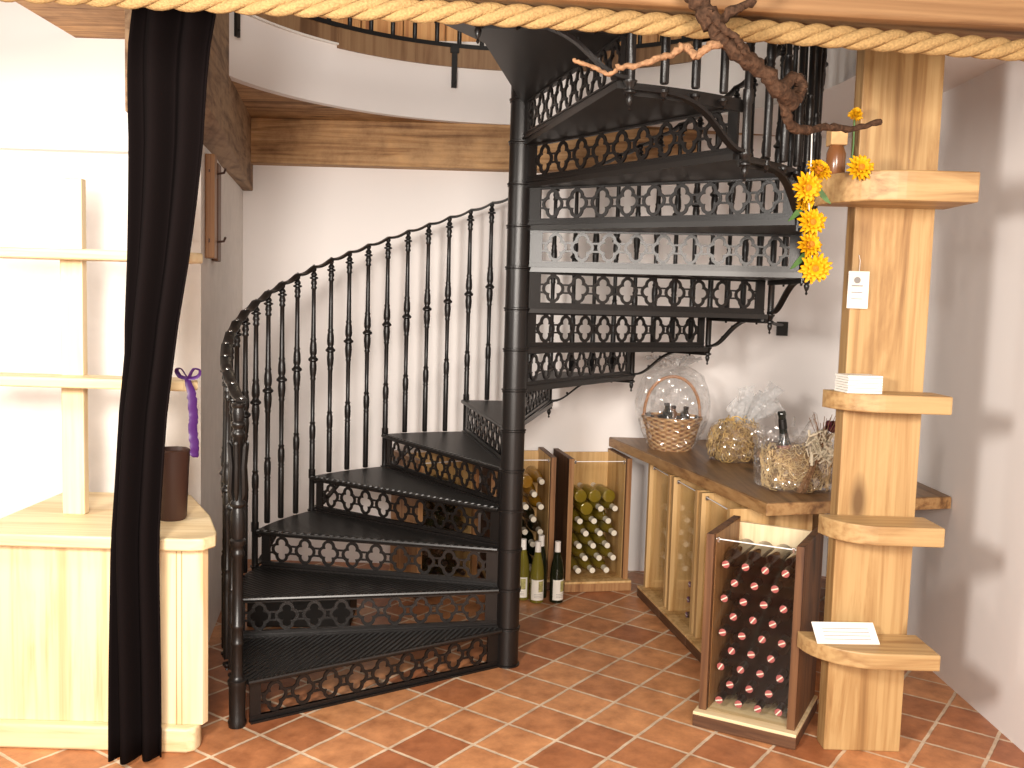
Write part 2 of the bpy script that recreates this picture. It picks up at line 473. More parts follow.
# balusters: turned profile measured downwards from the rail
PROF = [(0, .006), (.004, .010), (.012, .010), (.020, .0065), (.030, .012), (.037, .0125), (.041, .008), (.046, .019), (.052, .0195), (.057, .009),
        (.066, .011), (.076, .0125), (.086, .0085), (.094, .0115), (.100, .0115), (.105, .0082),
        (.20, .0085), (.335, .0098), (.345, .0125), (.352, .0105), (.37, .0135), (.40, .0165), (.412, .0160), (.424, .0105), (.432, .0135),
        (.439, .0225), (.447, .0225), (.454, .0125), (.462, .0150), (.480, .0165), (.515, .0125), (.528, .0098), (.536, .0118), (.544, .0092),
        (.65, .0085), (.745, .0082), (.752, .0118), (.760, .0092), (.772, .0125), (.800, .0145), (.825, .0118), (.835, .0098), (.842, .0122), (.850, .0100), (.855, .0112)]
RAIL = 1.01
def baluster_mesh(total, corner):
    prof = [(r*1.08 if r > .0135 else r*1.22, -d) for d, r in PROF]
    prof += [(.0135, -(total-.004)), (.0112, -total)]
    if corner:
        prof = prof[:-2] + [(.0135, -(RAIL-.03)), (.0170, -(RAIL-.028)), (.0170, -(RAIL+.012)), (.0140, -(RAIL+.016)), (.0140, -(total-.004)), (.0140, -total)]
    return MB().lathe(prof[::-1], 12).mesh('baluster', M['iron'], 50)
bal = {0: baluster_mesh(RAIL+H, True)}
for j in (1, 2, 3): bal[j] = baluster_mesh(RAIL + H*j/4, False)
fin_me = MB().lathe([(.0015, -.062), (.005, -.058), (.0025, -.052), (.007, -.046), (.010, -.036), (.007, -.030), (.016, -.026), (.016, -.022), (.009, -.018), (.013, -.008), (.018, -.003), (.018, 0)], 12).mesh('finial', M['iron'], 50)
nut_me = MB().lathe([(.002, -.030), (.006, -.027), (.004, -.022), (.010, -.018), (.012, -.010), (.016, -.008), (.016, 0)], 10).mesh('nut', M['iron'], 50)
def helix(kf):
    k = int(math.floor(kf)); f = kf-k
    a = AZ(k) + (AZ(k+1)-AZ(k))*f
    return a, kf*H
NB = 0
for k in range(1, 16):
    for j in range(4):
        if k == 1 and j == 0: continue
        a, z = helix(k + j/4)
        b = inst('baluster', bal[j], stair, T(RB*math.cos(a), RB*math.sin(a), z + RAIL) @ RZ(a))
        if j == 0: inst('finial', fin_me, b, T(0, 0, -(RAIL+H)) @ Matrix.Diagonal((1.15, 1.15, 1.4, 1)))
        else: inst('nut', nut_me, b, T(0, 0, -(RAIL + H*j/4) - .018))
# newel post at the first riser, standing on the floor, with an acanthus-leaf capital
a, z = helix(1)
npf = [(.030, 0), (.033, .02), (.028, .03), (.030, .15), (.034, .158), (.034, .172), (.024, .178), (.021, .19), (.0195, .30), (.023, .305), (.023, .312), (.0195, .317), (.0195, .36), (.024, .366), (.024, .376), (.019, .382),
       (.0185, .62), (.024, .628), (.024, .64), (.020, .648), (.020, .66), (.029, .668), (.029, .684), (.021, .69), (.026, .72), (.024, .78), (.019, .80), (.027, .81), (.027, .82), (.018, .83), (.0165, .92),
       (.017, 1.05), (.023, 1.058), (.023, 1.07), (.017, 1.076), (.017, 1.085), (.025, 1.092), (.025, 1.104), (.018, 1.11), (.022, 1.135), (.018, 1.155), (.024, 1.162), (.024, 1.17), (.012, 1.176)]
newel = MB().lathe(npf, 20).build('newel_post', M['iron'], stair, 50, X=T((RB+.012)*math.cos(a), (RB+.012)*math.sin(a), 0) @ RZ(a))
lm = MB()
for q in range(6):
    w = 2*PI*q/6
    pts = [(.021, 0, .83), (.028, 0, .86), (.024, 0, .95), (.030, 0, 1.02), (.036, 0, 1.035), (.034, 0, 1.022)]
    lm.tube(pts, [.004, .010, .009, .009, .006, .002], 6, X=RZ(w))
lm.build('leaf_capital', M['iron'], newel, 50)

# handrail: a flat iron strip, gently scalloped between the balusters, with bright rivets
rings = []; NJ = 15*4 - 4
k0, k1, per = 1.0, 15.75, 8
n = int((k1-k0)*4*per)
for i in range(n+1):
    kf = k0 + (k1-k0)*i/n
    a, z = helix(kf)
    ph = (kf*4) % 1.0
    zz = z + RAIL - .011*math.sin(PI*ph) + .002
    wd = .021
    c, s = math.cos(a), math.sin(a)
    rings.append([((RB-wd)*c, (RB-wd)*s, zz-.002), ((RB-wd*.5)*c, (RB-wd*.5)*s, zz-.006), ((RB+wd*.5)*c, (RB+wd*.5)*s, zz-.006), ((RB+wd)*c, (RB+wd)*s, zz-.002),
                  ((RB+wd)*c, (RB+wd)*s, zz+.004), ((RB+wd*.5)*c, (RB+wd*.5)*s, zz+.008), ((RB-wd*.5)*c, (RB-wd*.5)*s, zz+.008), ((RB-wd)*c, (RB-wd)*s, zz+.004)])
rail = MB().strip(rings).build('handrail', M['iron'], stair, 40)
riv_me = MB().lathe([(.0075, 0), (.0070, .003), (.0045, .005), (.001, .006)], 10).mesh('rivet', M['steel'], 60)
for k in range(1, 16):
    for j in range(4):
        a, z = helix(k + j/4)
        if k + j/4 > 4.3: continue
        inst('rivet', riv_me, rail, T(RB*math.cos(a), RB*math.sin(a), z + RAIL + .009))

# curved brackets under the outer edge of each tread
def bez(ps, n):
    out = []
    for i in range(n+1):
        t = i/n; q = [Vector(p) for p in ps]
        while len(q) > 1: q = [q[j]*(1-t) + q[j+1]*t for j in range(len(q)-1)]
        out.append(q[0])
    return out
prof = bez([(0, .012), (.22, .00), (.30, .10), (.42, .16), (.68, .155), (1.0, .152)], 20)
rings = []
for p in prof:
    a = -DT*p.x; c, s = math.cos(a), math.sin(a)
    rr = R+.004
    rings.append([(rr*c, rr*s, p.y-.010), ((rr+.026)*c, (rr+.026)*s, p.y-.010), ((rr+.026)*c, (rr+.026)*s, p.y+.001), (rr*c, rr*s, p.y+.001)])
mb = MB(); mb.strip(rings)
for u in (.28, .46, .66, .84):                         # bead studs on the bracket
    i = int(u*20); p = prof[i]; a = -DT*p.x
    mb.lathe([(.002, -.007), (.006, -.004), (.006, .004), (.002, .007)], 8, X=T((R+.018)*math.cos(a), (R+.018)*math.sin(a), p.y+.007))
br_me = mb.mesh('bracket', M['iron'], 40)
for k in range(2, NST): inst('bracket', br_me, stair, RZ(AZ(k)) @ T(0, 0, (k-1)*H))

# strap and plate tying the stair to the back wall
a, z = helix(10)
mb = MB(); p = (1.125*math.cos(a), 1.125*math.sin(a))
mb.tube([(p[0], p[1], 1.505), (1.30, .80, 1.48), (1.525, 1.49, 1.466)], .008, 8)
mb.box((1.495, 1.478, 1.405), (1.555, 1.499, 1.485))
mb.build('wall_anchor', M['iron_dull'], stair, 30)

# ------------------------------------------------------------------ the room
def struct(name, mb, mats, smooth=30, bevel=0, label=None):
    o = mb.build(name, mats, None, smooth, bevel); o['kind'] = 'structure'
    if label: o['label'] = label
    return o
WY = 1.5; WX = 1.86
struct('floor', MB().box((-4.5, -5.5, -.1), (4.5, 2.6, 0)), M['floor'], 0)
struct('wall_back', MB().box((-1.9, WY, 0), (WX+.2, WY+.2, 3.0)), M['wall'], 0)
struct('wall_right', MB().box((WX, -2.6, 0), (WX+.2, WY, 3.2)), M['wall'], 0)
# left wall runs slightly askew; its white end face looks at the camera
CX, CY = -1.577, WY
D = Vector((.177, -.984)).normalized()
def LW(t, off=0): return (CX + D.x*t + D.y*(-off), CY + D.y*t + D.x*off)   # off>0: into the room
e = LW(1.60); c0 = LW(-.0)
struct('wall_left', MB().prism([c0, e, (e[0]-2.3, e[1]-.12), (e[0]-2.3, c0[1])], 0, 2.16), M['plaster_shaded'], 0)

struct('wall_front_left', MB().box((e[0]-2.3, e[1]-.10, 2.10), (e[0]-.22, .6, 3.2)), M['wall'], 0)
# timbers
CR = 1.375            # radius of the round stairwell opening
ZB, ZS, ZF0, ZF1 = 2.285, 2.53, 2.815, 2.915
mb = MB()
mb.box((-1.62, 1.385, ZB), (.98, WY+.0, ZS))
struct('trim_1', mb, M['beam'], 30, .006, 'horizontal old timber beam along the back wall')
# big rough timber over the left wall with a chamfered lower edge
def sec(t, ch, z0):
    a = LW(t, -.16); b = LW(t, .055); c = LW(t, .055-ch*.8)
    return [(a[0], a[1], z0), (c[0], c[1], z0), (b[0], b[1], z0+ch), (b[0], b[1], 3.05), (a[0], a[1], 3.05)]
mb = MB().strip([sec(.0, .004, 2.14), sec(.4, .02, 2.145), sec(.9, .06, 2.15), (sec(1.4, .10, 2.155)), sec(2.2, .11, 2.16)])
struct('trim_2', mb, M['beam_y'], 20, 0, 'rough old timber above the left wall')

# round stairwell: soffit, plaster drum, fascia
NA = 96
def ring_pts(r, z, a0, a1, n=NA): return [(r*math.cos(a0+(a1-a0)*i/n), r*math.sin(a0+(a1-a0)*i/n), z) for i in range(n+1)]
A0, A1 = RAD(-25), RAD(205)
def clampbox(x, y):
    return (max(-1.75, min(WX, x)), min(WY, y))
inn = ring_pts(CR, ZS, A0, A1)
out_ = [clampbox(p[0]*3, p[1]*3) for p in inn]
vs = inn + [(x, y, ZS) for x, y in out_] + [(p[0], p[1], ZS+.03) for p in inn] + [(x, y, ZS+.03) for x, y in out_]
n = NA+1; fs = []
for i in range(NA):
    fs += [(i, i+1, n+i+1, n+i), (2*n+i+1, 2*n+i, 3*n+i, 3*n+i+1)]
so_ = MB().add(vs, fs)
NW = int(NA*(70+25)/230)
for i in range(len(so_.f)): so_.m[i] = 1 if i//2 < NW else 0
struct('ceiling', so_, [M['beam'], M['wall']], 30, 0, 'wooden soffit round the stairwell')
def drum(r0, r1, z0, z1, a0=A0, a1=A1):
    rr = []
    for i in range(NA+1):
        a = a0+(a1-a0)*i/NA; c, s = math.cos(a), math.sin(a)
        rr.append([(r0*c, r0*s, z0), (r1*c, r1*s, z0), (r1*c, r1*s, z1), (r0*c, r0*s, z1)])
    return MB().strip(rr)
struct('wall_stairwell', drum(CR, CR+.05, ZS-.002, ZF1-.01), M['wall'], 40)
struct('trim_3', drum(CR-.018, CR-.002, ZF0, ZF1, RAD(50), RAD(134)), M['fascia'], 40, 0, 'curved wooden fascia of the upper floor')
struct('trim_6', drum(CR-.014, CR-.002, ZF0+.022, ZF1, RAD(134), A1), M['fascia'], 40, 0, 'shallower curved fascia board of the upper floor, left part')
struct('trim_5', drum(CR-.020, CR-.002, ZF0+.013, ZF0+.022, RAD(134), A1), M['capsule_white'], 40, 0, 'thin plaster bead under the fascia')
# upper floor boards and the panelled wall behind the balustrade
inn = ring_pts(CR-.02, ZF1, A0, A1); out_ = [clampbox(p[0]*3, p[1]*3) for p in inn]
out_ = [(max(-2.4, min(WX+.3, x*1.3)), min(2.6, y*2.0)) for x, y in out_]
vs = inn + [(x, y, ZF1) for x, y in out_] + [(p[0], p[1], ZF1+.02) for p in inn] + [(x, y, ZF1+.02) for x, y in out_]
struct('floor_upper', MB().add(vs, fs), M['fascia'], 30)
mb = MB()
for i in range(18):
    xx = -2.3 + i*.26
    mb.box((xx, 2.0 + .012*(i % 2), ZF1), (xx+.252, 2.04 + .012*(i % 2), 4.6))
mb.box((-2.4, 2.06, ZF1), (2.4, 2.08, 4.6))
struct('wall_attic', mb, M['attic'], 0, .004)

# balustrade of the upper floor, standing on the fascia
bal_up = thing('balcony_railing', 'black iron railing of the upper landing curving above the white stairwell drum', 'railing', (0, 0, 0))
BR = CR - .0
lo = []; 
for zz, hh, w in ((ZF1, .022, .022), (ZF1+.82, .02, .022)):
    rr = []
    for i in range(61):
        a = RAD(20) + RAD(175)*i/60; c, s = math.cos(a), math.sin(a)
        rr.append([((BR-w)*c, (BR-w)*s, zz), ((BR+w)*c, (BR+w)*s, zz), ((BR+w)*c, (BR+w)*s, zz+hh), ((BR-w)*c, (BR-w)*s, zz+hh)])
    MB().strip(rr).build('rail', M['iron'], bal_up, 40)
up_me = MB().lathe([(.012, 0), (.012, .10), (.017, .105), (.017, .115), (.012, .12), (.015, .15), (.011, .18), (.0095, .22), (.0095, .36), (.019, .39), (.011, .43), (.0095, .7), (.014, .74), (.010, .80)], 10).mesh('baluster', M['iron'], 50)
for i in range(34):
    a = RAD(22) + RAD(171)*i/33
    inst('baluster', up_me, bal_up, T(BR*math.cos(a), BR*math.sin(a), ZF1+.02))
for px_a, dz in ((106.2, 0), (163, .05)):
    a = RAD(px_a)
    X = RZ(a)
    mb = MB().box((CR-.036, -.014, 2.70), (CR-.022, .014, ZF1-.005)).box((CR-.040, -.022, ZF1-.03), (CR-.018, .022, ZF1+.0))
    mb.lathe([(.006, 0), (.006, .006), (.002, .008)], 8, X=T(CR-.036, 0, 2.73) @ RY(-PI/2))
    mb.build('mounting_strap', M['iron_dull'], bal_up, 30, X=X)

# front lintel beam, its rope and the vine
struct('trim_4', MB().box((-3.2, -.13, 0), (3.2, .13, .26)), M['lintel'], 30, .01, 'front wooden beam trimmed with rope')
lint = bpy.data.objects['trim_4']; lint.location = (-.02, -1.285, 2.348); lint.rotation_euler = (0, 0, RAD(5.8))

# twisted three-strand rope along the lower front edge of the beam
mb = MB(); RR, rs = .0150, .0165; PITCHR = .225
p0 = Vector((-2.0, -1.56, 2.314)); p1 = Vector((2.0, -1.155, 2.304))
ax = (p1-p0); Lr = ax.length; ax.normalize(); u = ax.cross(Vector((0, 0, 1))).normalized(); w = u.cross(ax)
for s in range(3):
    pts = []
    nn = 260
    for i in range(nn+1):
        d = Lr*i/nn; th = 2*PI*d/PITCHR + 2*PI*s/3
        pts.append(p0 + ax*d + u*(RR*math.cos(th)) + w*(RR*math.sin(th)) + Vector((0, 0, -.006*math.sin(d*2.1))))
    mb.tube(pts, rs, 10)
tag(mb.build('rope', M['rope'], None, 60), 'thick twisted straw-coloured rope along the beam at the top', 'rope')

# vine branch
def wob(pts, amp, seed, sub=6):
    rnd = random.Random(seed); out = []
    P = [Vector(p) for p in pts]
    for i in range(len(P)-1):
        a = P[max(i-1, 0)]; b = P[i]; c = P[i+1]; d = P[min(i+2, len(P)-1)]
        for j in range(sub):
            t = j/sub
            q = .5*((2*b) + (c-a)*t + (2*a-5*b+4*c-d)*t*t + (3*b-a-3*c+d)*t**3)
            out.append(q + Vector((rnd.uniform(-amp, amp), rnd.uniform(-amp, amp), rnd.uniform(-amp, amp))))
    out.append(P[-1]); return out
CAM = Vector((0, -3.96967, 1.552865))
def at(px, py, Y):
    r = FW + RT*((px-512)/949.1236) + DN*((py-384)/949.1236)
    return CAM + r*((Y - CAM.y)/r.y)
vine = thing('vine_branch', 'gnarled brown vine branch twisting over the rope at the upper right', 'branch', at(715, 40, -1.42))
def local(o, pts): return [Vector(p) - Vector(o.location) for p in pts]
def rads(n, r0, r1, seed, j=.22):
    rnd = random.Random(seed); return [(r0+(r1-r0)*i/(n-1))*(1+rnd.uniform(-j, j)) for i in range(n)]
pts = wob([at(688, -22, -1.45), at(703, 8, -1.46), at(716, 30, -1.46), at(732, 48, -1.45), at(757, 66, -1.42), at(777, 88, -1.38), at(792, 103, -1.33)], .004, 3)
MB().tube(local(vine, pts), rads(len(pts), .027, .021, 5), 9).build('stem', M['bark'], vine, 60)
pts = wob([at(790, 104, -1.33), at(798, 96, -1.32), at(800, 84, -1.32), at(792, 78, -1.33), at(783, 92, -1.35), at(786, 112, -1.33), at(792, 126, -1.30), at(806, 130, -1.26), at(826, 127, -1.2), at(850, 129, -1.15), at(880, 122, -1.1)], .003, 8)
MB().tube(local(vine, pts), rads(len(pts), .019, .009, 6), 8).build('stem', M['bark'], vine, 60)
pts = wob([at(722, 44, -1.46), at(708, 47, -1.47), at(696, 56, -1.46), at(686, 46, -1.45), at(672, 55, -1.45), at(655, 60, -1.46), at(632, 66, -1.46), at(616, 67, -1.46)], .003, 11)
tw = MB().tube(local(vine, pts), rads(len(pts), .013, .007, 7), 7).build('twig', M['twig'], vine, 60)
pts = wob([at(610, 76, -1.45), at(596, 68, -1.47), at(585, 63, -1.48), at(573, 60, -1.48)], .003, 12)
pts = wob([at(620, 67, -1.46), at(610, 74, -1.46), at(598, 69, -1.47), at(585, 64, -1.48), at(573, 60, -1.48)], .002, 12)
MB().tube(local(vine, pts), rads(len(pts), .006, .0055, 9), 7).build('twig', M['twig'], vine, 60)
pts = wob([at(720, 20, -1.47), at(735, 10, -1.48), at(752, 0, -1.47), at(762, -14, -1.46)], .004, 14)
MB().tube(local(vine, pts), rads(len(pts), .014, .009, 10), 7).build('twig', M['bark'], vine, 60)
pts = wob([at(710, 10, -1.49), at(722, 28, -1.495), at(738, 40, -1.49), at(744, 52, -1.47), at(752, 62, -1.44)], .003, 15)
MB().tube(local(vine, pts), rads(len(pts), .012, .006, 13), 7).build('twig', M['bark'], vine, 60)

# sunflower garland hanging from the vine
gar = thing('sunflower_garland', 'string of yellow silk sunflowers hanging beside the stair at the upper right', 'garland', at(812, 132, -1.0))
gp = [at(812, 132, -1.0), at(811, 165, -.99), at(807, 190, -.98), at(811, 222, -.97), at(809, 247, -.96), at(815, 269, -.95)]
MB().tube(local(gar, gp), .0022, 6).build('string', M['cord'], gar)
def flower_mesh(seed, rad):
    rnd = random.Random(seed); mb = MB()
    for layer, (npet, ln, zt) in enumerate(((15, 1.0, .012), (13, .82, .022), (9, .5, .028))):
        for i in range(npet):
            w = 2*PI*(i + .5*layer)/npet + rnd.uniform(-.1, .1); l = rad*ln*rnd.uniform(.9, 1.08); hw = rad*.15
            sec = []
            for t, ww, zz in ((.15, .5, 0), (.4, 1.0, .4), (.7, .95, .7), (.93, .45, .75), (1.0, .05, .6)):
                x = l*t; z_ = zt*zz + .012*layer*.5
                sec.append([(x, -hw*ww, z_), (x, 0, z_-.003), (x, hw*ww, z_), (x, 0, z_-.0045)])
            mb.strip(sec, X=RZ(w))
    return mb.mesh('sunflower', M['yellow'], 60)
fcm = MB().lathe([(.012, .0), (.0125, .016), (.009, .023), (.004, .026), (.001, .0265)], 14).mesh('flower_centre', M['orange'], 60)
for i, (fx, fy, yy, r_, tx, tz) in enumerate(((806, 187, -1.0, .050, 12, 8), (817, 172, -.985, .045, -42, 30), (811, 222, -1.0, .046, 4, 3), (808, 246, -.99, .045, -14, 18), (815, 268, -.99, .050, 8, -10), (803, 200, -.96, .036, 30, 40))):
    q = at(fx, fy, yy) - Vector(gar.location)
    f = inst('sunflower', flower_mesh(20+i, r_), gar, T(*q) @ RZ(RAD(tz)) @ RX(RAD(90+tx)))
    if i != 5: inst('flower_centre', fcm, f, Matrix.Identity(4))
for (fx, fy) in ((820, 192), (800, 210), (802, 258)):
    q = at(fx, fy, -.955) - Vector(gar.location); sg = 1 if fx < 810 else -1
    MB().strip([[(q.x-.02*t*sg, q.y, q.z-.02*t-ww), (q.x-.02*t*sg, q.y-.003, q.z-.02*t+ww), (q.x-.02*t*sg, q.y+.003, q.z-.02*t+ww)] for t, ww in ((-1, .002), (0, .014), (1, .010), (1.8, .001))]).build('leaf', M['green'], gar)

# ------------------------------------------------------------------ wine crates
CW, CD, CH = .376, .40, .725
def crate(label, origin, xdir, side, edge, inside, base, ledge, group=None, lining=None, name='wine_crate'):
    ang = math.atan2(xdir[1], xdir[0])
    c = thing(name, label, 'crate', (origin[0], origin[1], 0), ang, group)
    b = MB().box((0, 0, .002), (CW, CD, .046), 0).box((0, 0, .046), (CW, CD, .058), 1).build('base_board', [base, ledge], c, 0, .002)
    th = .028
    for nm, xa, xb in (('side_board', .012, .012+th), ('side_board', CW-.012-th, CW-.012)):
        MB().box((xa, .032, .058), (xb, CD, CH), 0).box((xa, .0305, .058), (xb, .032, CH), 1).build(nm, [side, edge], c, 0, .002)
    MB().box((.04, CD-.018, .058), (CW-.04, CD, CH-.02)).build('back_board', inside, c, 0, .002)
    if lining is None: lining = inside
    for nm, xa, xb in (('side_lining', .0402, .0425), ('side_lining', CW-.0425, CW-.0402)):
        MB().box((xa, .06, .058), (xb, CD-.018, CH-.005)).build(nm, lining, c, 0)
    MB().box((.043, .050, .0585), (CW-.043, .054, CH-.02)).build('acrylic_pane', M['acrylic'], c, 0)
    MB().box((.043, .0497, CH-.02), (CW-.043, .0543, CH-.0165)).build('pane_edge', M['acrylic_edge'], c, 0)
    for xx in (.048, CW-.056):
        MB().box((xx, .044, CH-.03), (xx+.008, .058, CH-.012)).build('clip', M['steel'], c, 0, .001)
    return c

# bottle prototypes: axis +Z, standing on 0
def bottle(name, label, cat, prof, glass, cap_prof, cap_mats, group=None, stripe=False, seg=18):
    o = MB().lathe(prof, seg).build(name, glass, None, 40)
    tag(o, label, cat, group)
    mb = MB().lathe(cap_prof, 14)
    zt = cap_prof[-1][1]; rt = cap_prof[-1][0]
    mats = [cap_mats[0]]
    cp = mb.build('capsule', mats, o, 40)
    if stripe:
        MB().lathe([(rt*.98, zt-.001), (rt*.98, zt+.0012), (rt*.8, zt+.002)], 14).build('capsule_top', cap_mats[1], cp, 40)
        MB().box((-rt*.92, -.0022, zt+.001), (rt*.92, .0022, zt+.0032)).build('capsule_stripe', M['capsule_white'], cp, 0)
    return o
P_BORD = [(.029, 0), (.0348, .003), (.0358, .010), (.0358, .185), (.0335, .205), (.024, .222), (.0160, .236), (.0136, .250), (.0130, .298)]
P_RIES = [(.028, 0), (.0345, .003), (.0355, .010), (.0355, .150), (.033, .180), (.027, .215), (.0195, .248), (.0148, .272), (.0138, .318)]
CAPB = [(.0142, .236), (.0152, .238), (.0140, .292), (.0144, .294), (.0142, .302)]
CAPR = [(.0142, .262), (.0160, .264), (.0150, .312), (.0155, .314), (.0155, .321)]
protos = {}
ORD = ['bottom', 'second', 'third', 'fourth', 'fifth', 'sixth', 'seventh', 'eighth', 'ninth']
POS = ['first', 'second', 'third', 'fourth']
def lay(key, maker, cr, lx, lz, ynose, ln, label, flip=False, roll=0):
    if key not in protos: o = protos[key] = maker()
    else: o = copy_tree(protos[key])
    o['label'] = label
    ang = cr.rotation_euler.z
    # neck towards the front (-y of the crate)
    base = RX(PI/2) @ RZ(roll)
    Wm = Matrix.Translation(cr.location) @ RZ(ang) @ (T(lx, ynose + ln, lz) if not flip else T(lx, ynose, lz)) @ (base if not flip else RX(-PI/2))
    o.matrix_world = Wm
    o.matrix_local = Wm
    return o

# front crate, full of red wine
fc = crate('open-topped dark brown wine crate full of red wine bottles, in front of the post', (.698, -.555), (.882, -.470), M['crate'], M['crate'], M['pine_light'], M['crate_x'], M['pine_x'], 'wine display crates', M['crate_edge'])
def mk_red(): return bottle('wine_bottle', '', 'bottle', P_BORD, M['red_glass'], CAPB, [M['capsule_black'], M['capsule_pink']], 'red wine bottles in the front crate', True)
rx = .0724; rz = .0645; z0 = .058+.038
rnd = random.Random(4)
for row in range(9):
    nb = 4 if row % 2 == 0 else 3
    for i in range(nb):
        lx = CW/2 + (i - (nb-1)/2)*rx + (-.0 if nb == 4 else 0)
        lay('red', mk_red, fc, lx, z0 + row*rz, .058 + rnd.uniform(0, .012), .303,
            'red wine bottle, front crate, %s row%s, %s from left' % (ORD[row], '' if row == 0 else ' up', POS[i]), roll=rnd.uniform(.2, 1.1))
for b_ in [o for o in bpy.data.objects if o.get('group') == 'red wine bottles in the front crate']: pass

# white wine crate by the wall
wc = crate('honey brown wine crate of white-capped golden bottles under the worktop corner', (.300, 1.028), (.981, .194), M['crate'], M['crate_edge'], M['pine'], M['crate_edge'], M['pine'], 'wine display crates')
def mk_olive(): return bottle('wine_bottle', '', 'bottle', P_RIES, M['olive'], CAPR, [M['capsule_white']], 'white wine bottles in the corner crate')
def mk_amber(): return bottle('wine_bottle', '', 'bottle', P_RIES, M['amber'], CAPR, [M['capsule_white']], 'wine bottles in the crate behind the column')
def mk_dark(): return bottle('wine_bottle', '', 'bottle', P_RIES, M['dkgreen'], CAPR, [M['capsule_white']], 'wine bottles in the crate behind the column')
for row in range(7):
    for i in range(3):
        lx = CW/2 + (i-1)*.080 + (.018 if row % 2 == 1 else -.018)
        if row == 6: flip = True
        else: flip = (row == 5 and i == 0)
        nm = 'golden wine bottle, corner crate, %s row%s, %s from left' % (ORD[row], '' if row == 0 else ' up', POS[i])
        if flip: nm += ', base outwards'
        lay('olive', mk_olive, wc, lx, .058+.045 + row*.0685, (.0595 if flip else .0585), .3215, nm, flip)
lc = crate('brown wine crate of amber and dark bottles half hidden behind the stair column', (-.115, 1.005), (.985, .170), M['crate'], M['crate_edge'], M['pine'], M['crate_x'], M['pine'], 'wine display crates')
for row in range(8):
    for i in range(3):
        lx = CW/2 + (i-1)*.084 + (.021 if row % 2 == 1 else -.018)
        flip = row == 7 and i != 2
        key, mk = ('amber', mk_amber) if row >= 5 else ('dark', mk_dark)
        nm = '%s wine bottle, crate behind the column, %s row%s, %s from left' % ('amber' if row >= 5 else 'dark', ORD[row], '' if row == 0 else ' up', POS[i])
        lay(key, mk, lc, lx, .058+.045 + row*.069, (.0595 if flip else .0585), .3215, nm, flip)

sc_ = crate('brown wine crate of dark green bottles under the stairs, seen through the lower risers', (-.475, .825), (.87, .49), M['crate_edge'], M['crate_edge'], M['pine'], M['crate_x'], M['pine'], 'wine display crates')
def mk_green(): return bottle('wine_bottle', '', 'bottle', P_BORD, M['dkgreen'], CAPB, [M['capsule_black']], 'dark bottles in the crate under the stairs')
for row in range(8):
    for i in range(4 if row % 2 == 0 else 3):
        lx = CW/2 + (i - (1.5 if row % 2 == 0 else 1))*rx
        lay('green', mk_green, sc_, lx, z0 + row*rz, .058, .303, 'dark green bottle, crate under the stairs, %s row%s, %s from left' % (ORD[row], '' if row == 0 else ' up', POS[i]))
sbx = thing('storage_box', 'low black box tucked under the lower treads, seen through the second riser', 'box', (-.99, .52, 0), .06)
MB().box((-.24, -.15, 0), (.24, .15, .155)).build('box_body', M['iron_dull'], sbx, 0, .006)
MB().box((-.247, -.157, .155), (.247, .157, .185)).build('box_lid', M['iron_dull'], sbx, 0, .006)
# three crates under the worktop, seen at a slant
ux, uy = .166, -.986
labs = ['pale pine wine crate farthest along under the worktop, next to the corner', 'pale pine wine crate in the middle of three under the worktop, with three purple-topped bottles', 'pale pine wine crate nearest under the worktop, behind the red wine crate']
bc = []
for i in range(3):
    o = (.690+ux*.382*i, 1.015+uy*.382*i)
    bc.append(crate(labs[i], o, (ux, uy), M['pine'], M['oak'], M['pine'], M['crate_x'], M['pine'], 'wine display crates'))
def mk_purple():
    return bottle('wine_bottle', '', 'bottle', P_BORD, M['red_glass'], CAPB, [M['capsule_black'], plain('purple_capsule_top', (.12, .05, .22), .35)], 'bottles low in the middle worktop crate', True)
for i, (lx, lz) in enumerate(((.215, .10), (.215, .174), (.215, .248))):
    lay('purple', mk_purple, bc[1], lx, lz-.004, .06+.004*i, .303, 'purple-topped bottle in the middle worktop crate, %s' % ['at the bottom', 'in the middle of three', 'on top'][i])

# standing bottles beside the column
def stand(label, x, y, glass, rot, lab=True, sc=1.0):
    o = MB().lathe(P_RIES, 24).build('wine_bottle', glass, None, 40)
    tag(o, label, 'bottle', 'bottles standing on the floor by the column')
    cp = MB().lathe(CAPR, 16).build('capsule', M['capsule_white'], o, 40)
    if lab:
        a0, a1 = RAD(-100), RAD(70); rr = []
        for i in range(15):
            a = -PI/2 + RAD(-62 + 124*i/14); c, s = math.cos(a), math.sin(a)
            rr.append([(.0358*c, .0358*s, .018), (.0364*c, .0364*s, .018), (.0364*c, .0364*s, .125), (.0358*c, .0358*s, .125)])
        lb = MB().strip(rr).build('label', M['label'], o, 40)
        rr = []
        for i in range(9):
            a = -PI/2 + RAD(2 + 44*i/8); c, s = math.cos(a), math.sin(a)
            rr.append([(.0364*c, .0364*s, .062), (.0367*c, .0367*s, .062), (.0367*c, .0367*s, .118), (.0364*c, .0364*s, .118)])
        MB().strip(rr).build('label_picture', M['label_green'], lb, 40)
        for zz in (.032, .040, .048):
            rr = []
            for i in range(9):
                a = -PI/2 + RAD(-34 + 68*i/8); c, s = math.cos(a), math.sin(a)
                rr.append([(.0364*c, .0364*s, zz), (.0366*c, .0366*s, zz), (.0366*c, .0366*s, zz+.002), (.0364*c, .0364*s, zz+.002)])
            MB().strip(rr).build('label_print', M['ink'], lb, 40)
    o.location = (x, y, 0); o.rotation_euler = (0, 0, RAD(rot)); o.scale = (sc, sc, sc)
    return o
stand('tall white wine bottle with a cream picture label standing on the tiles', .147, .862, M['greenwine'], 10)
stand('dark wine bottle with a narrow pale label, right of the picture-label bottle', .250, .875, M['dkgreen'], 28)
stand('white-capped bottle standing behind the picture-label bottle', .166, .945, M['dkgreen'], 0, False, 1.04)
